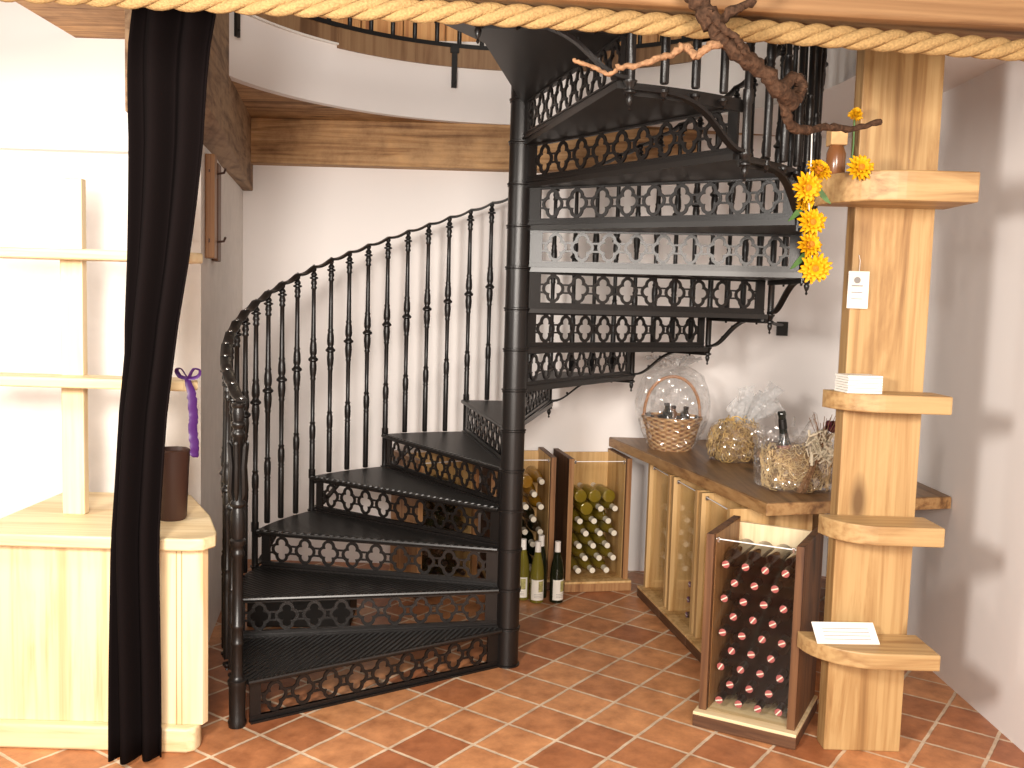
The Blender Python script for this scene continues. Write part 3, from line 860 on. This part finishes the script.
stand('pale-labelled bottle standing closest to the stair column', .072, .905, M['greenwine'], -20)

# ------------------------------------------------------------------ worktop
wt = thing('worktop', 'thick worn wooden worktop along the right wall above the wine crates', 'worktop', (0, 0, 0))
poly = [(.558, 1.494), (1.016, -.263), (1.854, -.013), (1.854, 1.494)]
MB().prism(poly, .742, .790).build('top_board', M['top'], wt, 0, .004)
MB().prism([(.556, 1.482), (1.010, -.270), (1.016, -.268), (.562, 1.484)], .738, .787).build('front_edge', M['top_edge'], wt, 0, .003)
MB().prism([(1.012, -.270), (1.854, -.019), (1.854, -.014), (1.014, -.264)], .738, .787).build('end_edge', M['top_edge'], wt, 0, .003)
for yy in (.05, .75, 1.42):
    MB().box((1.50, yy, 0), (1.58, yy+.06, .741)).build('leg', M['oak'], wt, 0, .004)

# gift basket in cellophane
gb = thing('gift_basket', 'round wicker gift basket with a tall hoop handle wrapped in clear cellophane', 'basket', (.850, 1.10, .790))
bw = MB().lathe([(.02, .004), (.105, .004), (.112, .0), (.118, .012), (.140, .10), (.156, .160), (.163, .166), (.163, .178), (.152, .180), (.146, .165), (.13, .08), (.10, .03), (.02, .026)], 36).build('basket_body', M['weave'], gb, 50)
hp = [(.150*math.cos(PI*i/24), 0, .165 + .225*math.sin(PI*i/24)**.85) for i in range(25)]
MB().tube(hp, .0085, 8).build('handle', M['willow'], gb, 60)
rnd = random.Random(31)
def film_bag(prof, seg, amp, seed, pleat=9, squash=1.0):
    rnd = random.Random(seed); ph = [rnd.uniform(0, 6.28) for _ in range(6)]
    rings = []
    for j, (r, z, am) in enumerate(prof):
        ring = []
        for i in range(seg):
            a = 2*PI*i/seg
            k = 1 + am*(.5*math.sin(pleat*a+ph[0]+j*.5) + .35*math.sin((pleat*1.7)//1*a+ph[1]-j*.7) + .3*math.sin(3*a+ph[2]+j*.4)) + rnd.uniform(-1, 1)*am*.25
            ring.append((r*k*math.cos(a), r*k*math.sin(a)*squash, z + rnd.uniform(-1, 1)*am*.02))
        rings.append(ring)
    mb = MB(); n = seg; vs = [p for r in rings for p in r]; fs = []
    for j in range(len(rings)-1):
        for k in range(n): q = (k+1) % n; fs.append((j*n+k, j*n+q, (j+1)*n+q, (j+1)*n+k))
    mb.add(vs, fs); return mb
film_bag([(.120, .001, .02), (.135, .03, .04), (.165, .10, .05), (.190, .18, .05), (.196, .25, .05), (.180, .33, .06), (.155, .40, .09), (.10, .435, .16), (.055, .455, .2)], 60, .1, 41).build('cellophane_wrap', M['film'], gb, 0)
mb = MB(); rnd = random.Random(44)
for i in range(12):
    a0 = 2*PI*i/12 + rnd.uniform(-.15, .15); l = rnd.uniform(.07, .12); wv0 = .012
    rings = []
    for t in (0, .35, .7, 1):
        r_ = .045 + l*t; wv = wv0 + .03*t; z_ = .452 + .075*t*(1 - .55*t) + rnd.uniform(-.008, .008)
        c, s_ = math.cos(a0), math.sin(a0)
        rings.append([(r_*c + s_*wv, r_*s_ - c*wv, z_ + rnd.uniform(-.012, .012)), (r_*c, r_*s_, z_ + .014), (r_*c - s_*wv, r_*s_ + c*wv, z_ + rnd.uniform(-.012, .012)), (r_*c, r_*s_, z_ + .0135)])
    mb.strip(rings)
mb.build('cellophane_frill', M['film_fine'], gb, 0)
# jars and bottle necks in the basket
def jar(label, x, y, z, r, h, mat, lidm, lean=(0, 0)):
    o = MB().lathe([(r*.9, 0), (r, .004), (r, h*.72), (r*.55, h*.84), (r*.5, h)], 16).build('gift_bottle', mat, None, 40)
    tag(o, label, 'bottle', 'dark bottles in the gift basket')
    MB().lathe([(r*.56, h*.94), (r*.58, h*.95), (r*.58, h*1.06), (r*.3, h*1.065)], 14).build('lid', lidm, o, 40)
    o.location = (.850+x, 1.10+y, .790+z); o.rotation_euler = (lean[0], lean[1], 0)
jar('small dark bottle leaning over the left rim of the gift basket', -.095, -.02, .115, .024, .085, M['champ'], M['iron'], (0, -.45))
jar('small dark bottle in the middle of the gift basket', -.018, -.01, .105, .026, .135, M['champ'], M['iron'], (-.05, -.08))
jar('small dark bottle at the right of the gift basket', .060, .0, .105, .026, .12, M['champ'], M['iron'], (0, .12))
jar('squat dark jar at the right rim of the gift basket', .112, -.015, .115, .024, .07, M['champ'], M['iron'], (0, .35))
jar('squat dark jar at the front of the gift basket', .02, -.085, .120, .026, .065, M['champ'], M['iron'], (.25, 0))
jar('squat dark jar at the front left of the gift basket', -.062, -.068, .120, .026, .070, M['champ'], M['iron'], (.2, -.2))
jar('small dark bottle at the back of the gift basket', .018, .075, .105, .024, .115, M['bottle_brown'], M['iron'], (.1, 0))

# bundle of golden straw
def strands(n, fn, r, seed, mat, name, parent):
    rnd = random.Random(seed); mb = MB()
    for _ in range(n):
        mb.tube(fn(rnd), r*rnd.uniform(.7, 1.3), 4, flat=.5)
    return mb.build(name, mat, parent, 0)
sb = thing('straw_bundle', 'cellophane packet of golden curly straw standing between the basket and the champagne gift', 'straw', (1.125, .775, .790))
def blobr(a, h):   # outline of the bundle
    return .128*(1 - .25*abs(h-.35)) * (1 + .10*math.sin(3*a+1) + .06*math.sin(5*a))
mb = MB(); rings = []
for j in range(13):
    h = j/12; ring = []
    rr = math.sqrt(max(1-(2*h*.93-.86)**2 if h > .45 else 1 - (.9-2*h)**2*.35, .0))
    for i in range(32):
        a = 2*PI*i/32
        k = blobr(a, h)*rr*(1+.07*math.sin(7*a+j)*math.sin(j*1.7))
        ring.append((k*math.cos(a), k*math.sin(a)*.8, .002+.205*h))
    rings.append(ring)
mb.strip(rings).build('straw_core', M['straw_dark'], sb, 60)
def curl(rnd):
    a = rnd.uniform(0, 2*PI); h = rnd.uniform(.06, .96)
    rr = math.sqrt(max(1-(2*h*.93-.86)**2 if h > .45 else 1 - (.9-2*h)**2*.35, .02))
    k = blobr(a, h)*rr
    c = Vector((k*math.cos(a), k*math.sin(a)*.8, .004+.205*h))
    t = Vector((-math.sin(a), math.cos(a), rnd.uniform(-1.2, 1.2))).normalized(); nrm = Vector((math.cos(a), math.sin(a), .2)).normalized(); b = t.cross(nrm)
    R_ = rnd.uniform(.012, .03); s0 = rnd.uniform(0, 6); out = []
    for i in range(7):
        th = s0 + i*.5
        q = c + t*(R_*math.cos(th)) + b*(R_*math.sin(th)) + nrm*(rnd.uniform(.0, .012))
        q.z = max(q.z, .004); out.append(q)
    return out
tag(strands(520, curl, .0024, 51, M['straw'], 'straw', sb), kind='stuff')
mb = MB(); rnd = random.Random(61)
for i in range(13):                                   # crinkled frill of cellophane above it
    a0 = RAD(35 + 110*i/12) + rnd.uniform(-.1, .1); l = rnd.uniform(.12, .23); y = rnd.uniform(-.03, .03)
    bx = .03 + .03*math.cos(a0)
    rings = []
    for t in (0, .25, .5, .75, 1):
        wv = .008 + .035*t
        cxp = bx + l*t*math.cos(a0)*.75 + .05*t; czp = .19 + l*t*math.sin(a0)
        px_, pz_ = -math.sin(a0), math.cos(a0)
        rings.append([(cxp - px_*wv, y + rnd.uniform(-.012, .012), czp - pz_*wv), (cxp, y + .014 + rnd.uniform(-.01, .01), czp), (cxp + px_*wv, y + rnd.uniform(-.012, .012), czp + pz_*wv), (cxp, y + .0145, czp)])
    mb.strip(rings, closed=True)
mb.build('cellophane_frill', M['film_fine'], sb, 0)
film_bag([(.120, .001, .03), (.145, .04, .08), (.150, .11, .10), (.125, .18, .12), (.07, .205, .2)], 40, .1, 71, 7, .85).build('cellophane_wrap', M['film'], sb, 0)

# champagne gift: straw nest in a clear bag, bottle, dried flowers
cg = thing('gift_bag', 'clear cellophane gift bag filled with straw standing at the near end of the worktop', 'gift bag', (1.215, .055, .790))
rings = []
for j in range(9):
    h = j/8; ring = []
    for i in range(32):
        a = 2*PI*i/32
        k = (.128 + .012*h)*(1+.05*math.sin(4*a+j*.6))*(1 if 0 < j < 8 else .8)
        ring.append((k*math.cos(a), k*math.sin(a)*.75, .006+.168*h))
    rings.append(ring)
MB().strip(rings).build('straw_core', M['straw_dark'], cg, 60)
def nest(rnd):
    a = rnd.uniform(PI*.85, PI*2.15) if rnd.random() < .75 else rnd.uniform(0, 2*PI)
    h = rnd.uniform(.03, 1.05)
    k = .130 + .012*h
    if h > .95: k *= rnd.uniform(.2, 1)
    c = Vector((k*math.cos(a), k*math.sin(a)*.75, .008+.168*h))
    t = Vector((-math.sin(a), math.cos(a), rnd.uniform(-1.5, 1.5))).normalized(); nrm = Vector((math.cos(a), math.sin(a), .1)).normalized()
    l = rnd.uniform(.025, .07); bend = rnd.uniform(-.02, .02); b = t.cross(nrm)
    out = []
    for i in range(5):
        s = (i-2)/2
        q = c + t*(l*s*.5) + b*(bend*(1-s*s)) + nrm*(.006*rnd.random() + .004)
        q.z = max(q.z, .005); out.append(q)
    return out
tag(strands(620, nest, .0021, 81, M['straw_pale'], 'straw', cg), kind='stuff')
film_bag([(.145, .001, .03), (.166, .02, .05), (.172, .09, .05), (.170, .17, .06), (.162, .215, .09), (.178, .25, .14)], 56, .1, 91, 8, .8).build('cellophane_bag', M['film'], cg, 0)
mb = MB(); rnd = random.Random(95)
for i in range(7):                                    # stiff points of film standing up behind
    a0 = RAD(30 + 120*i/6); l = rnd.uniform(.10, .19)
    rings = []
    for t in (0, .5, 1):
        wv = .035*(1-t)+.002
        cxp = .0 + .10*math.cos(a0) + l*t*math.cos(a0)*.8; czp = .19 + l*t*math.sin(a0)*.75
        rings.append([(cxp-wv, .03+.01*i, czp), (cxp, .04+.01*i, czp+.004), (cxp+wv, .03+.01*i, czp), (cxp, .0405+.01*i, czp+.003)])
    mb.strip(rings)
mb.build('cellophane_tip', M['film'], cg, 0)
ch = MB().lathe([(.036, 0), (.041, .004), (.042, .10), (.037, .13), (.026, .165), (.0195, .195), (.0165, .225), (.0155, .285), (.018, .287), (.018, .298), (.014, .305)], 22).build('champagne_bottle', M['champ'], None, 40)
tag(ch, 'dark sparkling wine bottle with its neck rising out of the straw gift bag', 'bottle')
ch.location = (1.187, .07, .800+.02); ch.rotation_euler = (0, RAD(-8), 0)
MB().lathe([(.0155, .226), (.0180, .228), (.0174, .268), (.0150, .270)], 18).build('neck_band', M['iron'], ch, 40)
MB().lathe([(.0385, .118), (.0395, .120), (.0290, .158), (.0275, .159)], 18, cap=False).build('shoulder_label', M['foil_pink'], ch, 40)
# dried bouquet tied to the bag
bq = thing('dried_bouquet', 'bunch of dried stems tied with cream gauze and one maroon flower beside the gift bag', 'bouquet', (1.262, -.105, .795))
def stem(rnd):
    a = rnd.uniform(-.02, .02); s = rnd.uniform(.8, 1.1); y = rnd.uniform(-.015, .015)
    return [(-.065+a, y, .01), (-.03+a*.5, y, .10), (.0, y*.4, .19), (.02+a*2, y*2, .19+.08*s), (.035+a*4, y*3, .19+.14*s)]
strands(26, stem, .0020, 101, M['twig'], 'stems', bq)
def gz(rnd):
    a = rnd.uniform(0, 2*PI); r = rnd.uniform(.01, .05)
    c = Vector((.005 + r*math.cos(a), r*math.sin(a)*.5-.01, .20 + rnd.uniform(-.05, .06)))
    return [c + Vector((rnd.uniform(-.02, .02), rnd.uniform(-.012, .012), rnd.uniform(-.03, .03))) for _ in range(4)]
tag(strands(90, gz, .0045, 111, M['gauze'], 'gauze_bow', bq), kind='stuff')
mb = MB(); rnd = random.Random(121)
for i in range(16):
    c = Vector((.045 + rnd.uniform(-.020, .020), rnd.uniform(-.02, .02), .285 + rnd.uniform(-.022, .022)))
    mb.lathe([(.001, -.012), (.010, -.006), (.012, .002), (.007, .010), (.001, .013)], 8, X=T(*c) @ RX(rnd.uniform(0, 3)) @ RY(rnd.uniform(0, 3)))
mb.build('maroon_flower', M['maroon'], bq, 60)

# ------------------------------------------------------------------ display post with round shelves on the right
dp = thing('shelf_post', 'tall oiled oak post with rounded shelves at the right edge', 'shelf', (1.135, -.656, 0))
MB().box((0, -.06, 0), (.27, .02, 3.0)).build('post', M['oak'], dp, 0, .004)
def half_shelf(w, dleft, dfront, z0, z1, name='shelf'):
    pts = [(.27+.03, -.06-.0)]
    n = 14
    pts = [(.30, -.061), (.30, -.061-dfront)]
    for i in range(n+1):
        t = PI/2*i/n
        pts.append((.10 - (.10+dleft)*math.sin(t), -.061 - dfront*math.cos(t)))
    pts.append((-dleft, -.061))
    return MB().prism(pts, z0, z1).build(name, M['oak_x'], dp, 0, .005)
half_shelf(.3, .14, .24, 1.905, 2.00)
half_shelf(.3, .075, .16, 1.225, 1.285)
half_shelf(.3, .065, .17, .785, .85)
half_shelf(.3, .115, .20, .375, .43)
# things on the shelves
def cards(label, loc, rot, n, w, d, rule=True):
    o = thing('price_cards', label, 'cards', loc, rot)
    for i in range(n):
        MB().box((-w/2 + .0015*(i % 3), -d/2, i*.0085), (w/2, d/2, i*.0085+.007)).build('card', M['paper'], o, 0)
    return o
tag(cards('stack of small white cards on the second shelf of the post', (1.155, -.785, 1.285), .1, 7, .12, .10), group=None)
pc = thing('price_card', 'white printed price card leaning on the lowest shelf of the post', 'card', (1.150, -.835, .431), .04)
X = RX(RAD(-52))
MB().box((-.10, -.0015, 0), (.115, .0015, .085)).build('card', M['paper'], pc, 0, X=X)
mb = MB()
for i in range(4): mb.box((-.07, -.0025, .016+.014*i), (.09, -.0014, .0185+.014*i))
mb.build('print', M['ink'], pc, 0, X=X)
pt = thing('price_tag', 'white hanging price tag on the oak post', 'tag', (1.118, -.735, 1.565))
MB().box((0, -.002, 0), (.07, .002, .125)).build('tag_card', M['paper'], pt, 0)
mb = MB()
for i in range(3): mb.box((.012, -.0032, .03+.022*i), (.05, -.0021, .034+.022*i))
mb.lathe([(.011, 0), (.011, .002), (.007, .0021)], 14, X=T(.030, -.002, .095) @ RX(PI/2))
mb.build('print', M['ink'], pt, 0)
MB().tube([(.035, 0, .12), (.037, .0, .16), (.036, .012, .18)], .0012, 5).build('tag_string', M['cord'], pt)
# on the top shelf
o = MB().lathe([(.028, 0), (.031, .004), (.031, .075), (.026, .09), (.022, .10)], 20).build('jar', M['bottle_brown'], None, 40)
tag(o, 'brown jar with a square wooden stopper on the top shelf of the post', 'jar'); o.location = (1.048, -.750, 2.001)
MB().box((-.028, -.028, .10), (.028, .028, .155)).build('stopper', M['cork'], o, 0, .004)
fl = thing('sunflower', 'single yellow silk sunflower lying on the top oak shelf', 'flower', (1.075, -.905, 2.005))
inst('petals', flower_mesh(77, .045), fl, RX(RAD(78)))
inst('flower_centre', fcm, fl, RX(RAD(78)))
fl2 = thing('sunflower', 'small yellow silk sunflower sticking up behind the wooden stopper', 'flower', (1.085, -.80, 2.00))
inst('petals', flower_mesh(78, .026), fl2, T(0, 0, .185) @ RX(RAD(50)))
MB().tube([(0, .01, 0), (.004, .006, .10), (0, 0, .183)], .003, 6).build('stem', M['green'], fl2)

# ------------------------------------------------------------------ left side: corner cabinet, shelves, curtain
cb = thing('corner_cabinet', 'cream pine corner cabinet with a rounded top at the left edge', 'cabinet', (0, 0, 0))
def cab_poly(g):
    # plan: front edge, rounded nose, diagonal back to the wall
    return [(-1.80, -.90-g), (-1.06+g*.4, -.90-g), (-1.015+g, -.885-g*.7), (-.992+g, -.835), (-1.005+g, -.78), (-1.10+g, -.55), (-1.22+g, -.33), (-1.29+g, -.20), (-1.80, -.20)]
MB().prism(cab_poly(.0), .700, .742).build('top_board', M['pine_x'], cb, 30, .006)
body = [(-1.80, -.85), (-1.030, -.85), (-1.020, -.82), (-1.30, -.24), (-1.80, -.24)]
MB().prism(body, .085, .700).build('body', M['pine_light'], cb, 0, .003)
mb = MB()
for xx in (-1.118, -1.100):
    mb.box((xx-.0015, -.852, .085), (xx+.0015, -.849, .700))
mb.build('plank_groove', M['oak'], cb, 0)
MB().prism([(-1.80, -.885), (-1.075, -.885), (-1.05, -.87), (-1.042, -.84), (-1.05, -.80), (-1.32, -.26), (-1.80, -.26)], .0, .085).build('plinth', M['pine_x'], cb, 30, .008)
# shelves above the cabinet on an upright
us = thing('wall_shelf', 'narrow cream shelf unit with rounded boards above the corner cabinet', 'shelf', (0, 0, .742))
for z in (1.213-.742, 1.655-.742):
    dx_ = .062 if z < .6 else .045
    MB().prism([(x_-dx_, y_) for x_, y_ in [(-1.80, -.72), (-1.08, -.72), (-1.055, -.705), (-1.045, -.67), (-1.055, -.64), (-1.12, -.56), (-1.80, -.56)]], z, z+.035).build('shelf', M['pine_x'], us, 30, .006)
MB().box((-1.62, -.60, 0), (-1.54, -.56, 1.2)).build('upright', M['pine_light'], us, 0, .004)
rb = thing('purple_ribbon', 'purple satin ribbon tied in a bow and trailing down from the lower wall shelf', 'ribbon', (-1.118, -.735, 1.248))
pts = wob([(-.01, .01, .012), (.0, -.004, .004), (.016, -.008, -.05), (.020, -.006, -.12), (.018, -.006, -.17), (.024, -.004, -.22), (.020, -.003, -.26)], .002, 15)
MB().tube(pts, [.006+.010*min(1, i/12) for i in range(len(pts)-1)]+[.003], 8, flat=.25).build('tail', M['purple'], rb, 60)
for s in (-1, 1):
    lp = [(0, 0, .012), (s*.022, -.008, .045), (s*.040, 0, .040), (s*.030, .006, .018), (0, 0, .012)]
    MB().tube(wob(lp, .001, 17), .008, 8, flat=.3).build('loop', M['purple'], rb, 60)
bx = MB().prism([(-.05, -.05), (.05, -.05), (.062, .0), (.05, .05), (-.05, .05)], 0, .26)
bx = MB().lathe([(.045, 0), (.050, .01), (.058, .20), (.062, .25), (.055, .255), (.050, .24)], 20).build('wooden_pot', M['darkbrown'], None, 40)
tag(bx, 'dark brown tall pot standing on the corner cabinet at the left edge', 'pot'); bx.location = (-1.215, -.62, .742)
hk = MB().tube([(0, 0, 0), (0, -.03, 0), (.004, -.04, .012)], .004, 6).build('wall_hook', M['darkbrown'], None, 40)
tag(hk, 'tiny dark hook on the bright wall end beside the curtain', 'hook')
hk.location = at(191, 240, -.085) + Vector((0, .0, 0))

# wooden rack on the left wall
wr = thing('wall_rack', 'narrow wooden rack with two slats hanging on the left wall under the old timber', 'rack', (0, 0, 0))
def slat(t0, t1, off0, off1, z0, z1, mat, name):
    a = LW(t0, off0); b = LW(t1, off0); c = LW(t1, off1); d = LW(t0, off1)
    return MB().prism([a, b, c, d], z0, z1).build(name, mat, wr, 0, .004)
slat(1.42, 1.50, .002, .040, 1.70, 2.13, M['crate_edge'], 'slat')
slat(1.20, 1.30, .002, .030, 1.695, 2.12, M['crate'], 'slat')
slat(1.22, 1.50, .012, .026, 1.76, 1.785, M['darkbrown'], 'crossbar')
slat(1.22, 1.50, .012, .026, 2.05, 2.07, M['darkbrown'], 'crossbar')
mb = MB()
for z in (1.772, 2.06):
    p = LW(1.40, .04); mb.tube([(p[0], p[1], z), (p[0]+.03, p[1]-.01, z+.004), (p[0]+.04, p[1]-.02, z+.02)], .005, 6)
mb.build('peg', M['darkbrown'], wr, 40)

# black curtain hanging from the front beam
rows = []
NZ, NX = 26, 44
edge = [(0, 221), (8, 219), (30, 216), (70, 208), (110, 204.5), (150, 202), (190, 198), (230, 193.5), (270, 188.5), (310, 182.5), (340, 178), (430, 168), (560, 160)]
def edge_x(py):
    for i in range(len(edge)-1):
        if edge[i][0] <= py <= edge[i+1][0]:
            t = (py-edge[i][0])/(edge[i+1][0]-edge[i][0]); return edge[i][1] + t*(edge[i+1][1]-edge[i][1])
    return edge[-1][1] if py > edge[-1][0] else edge[0][1]
vs = []; fs = []
YC = -.97
ztop = 2.50; zbot = 0.02
for j in range(NZ+1):
    z = ztop + (zbot-ztop)*j/NZ
    # pixel row of this height at the curtain's depth, only used to shape the right-hand hem
    py = 384 - 949.1*((z-1.5529)/3.0 + math.tan(PITCH))
    xr = at(edge_x(max(py, 0)), max(py, 0) if py > 0 else 0, YC).x
    xl = xr - .26 + .10*min(j/12, 1)
    for i in range(NX+1):
        s = i/NX; x = xr + (xl-xr)*s
        vs.append((x, YC + .028*math.sin(s*16 + .6*math.sin(j*.3)) + .014*math.sin(s*6), z))
for j in range(NZ):
    for i in range(NX):
        a = j*(NX+1)+i; fs.append((a, a+1, a+NX+2, a+NX+1))
cur = MB().add(vs, fs).build('curtain', M['curtain'], None, 60)
MB().tube([(-1.85, YC, 2.505), (-.93, YC, 2.505)], .012, 10).build('curtain_rod', M['darkbrown'], cur, 40)
MB().lathe([(.004, 0), (.018, .01), (.022, .025), (.012, .042), (.002, .046)], 12).build('rod_finial', M['darkbrown'], cur, 40, X=T(-.93, YC, 2.505) @ RY(PI/2))
so = cur.modifiers.new('thick', 'SOLIDIFY'); so.thickness = .006
tag(cur, 'black drape hanging beside the corner cabinet at the left edge', 'curtain')

# ------------------------------------------------------------------ lights
def area(name, loc, target, size, power, col):
    d = bpy.data.lights.new(name, 'AREA'); d.energy = power; d.size = size; d.color = col; d.shape = 'DISK'
    o = bpy.data.objects.new(name, d); COL.objects.link(o); o.location = loc
    o.rotation_euler = (Vector(target) - Vector(loc)).to_track_quat('-Z', 'Y').to_euler()
    return o
area('flash', (-.80, -3.1, 1.80), (.1, 0, 1.1), .36, 76, (1.0, .93, .85))
area('front_fill', (.35, -6.2, 2.3), (.2, .6, 1.1), 1.6, 310, (1.0, .90, .80))  # added soft fill from far in front, no real lamp there
area('corner_lamp', (-2.2, -1.6, 2.0), (-1.3, -.3, 1.0), .4, 16, (1.0, .93, .84))
pl = bpy.data.lights.new('attic_fill', 'POINT'); pl.energy = 14; pl.color = (1.0, .8, .55); pl.shadow_soft_size = .1  # added warm fill to light the upper boards, no fitting known
po = bpy.data.objects.new('attic_fill', pl); COL.objects.link(po); po.location = (-.6, 1.2, 4.0)
w = bpy.data.worlds.new('world'); SC.world = w; w.use_nodes = True
bg = w.node_tree.nodes['Background']; bg.inputs['Color'].default_value = (1.0, .93, .86, 1); bg.inputs['Strength'].default_value = .21

SC.view_settings.view_transform = 'Standard'
SC.view_settings.look = 'None'
SC.view_settings.gamma = 1.0
SC.view_settings.use_curve_mapping = False
SC.view_settings.exposure = 0.22
SC.cycles.max_bounces = 8
SC.cycles.transparent_max_bounces = 24
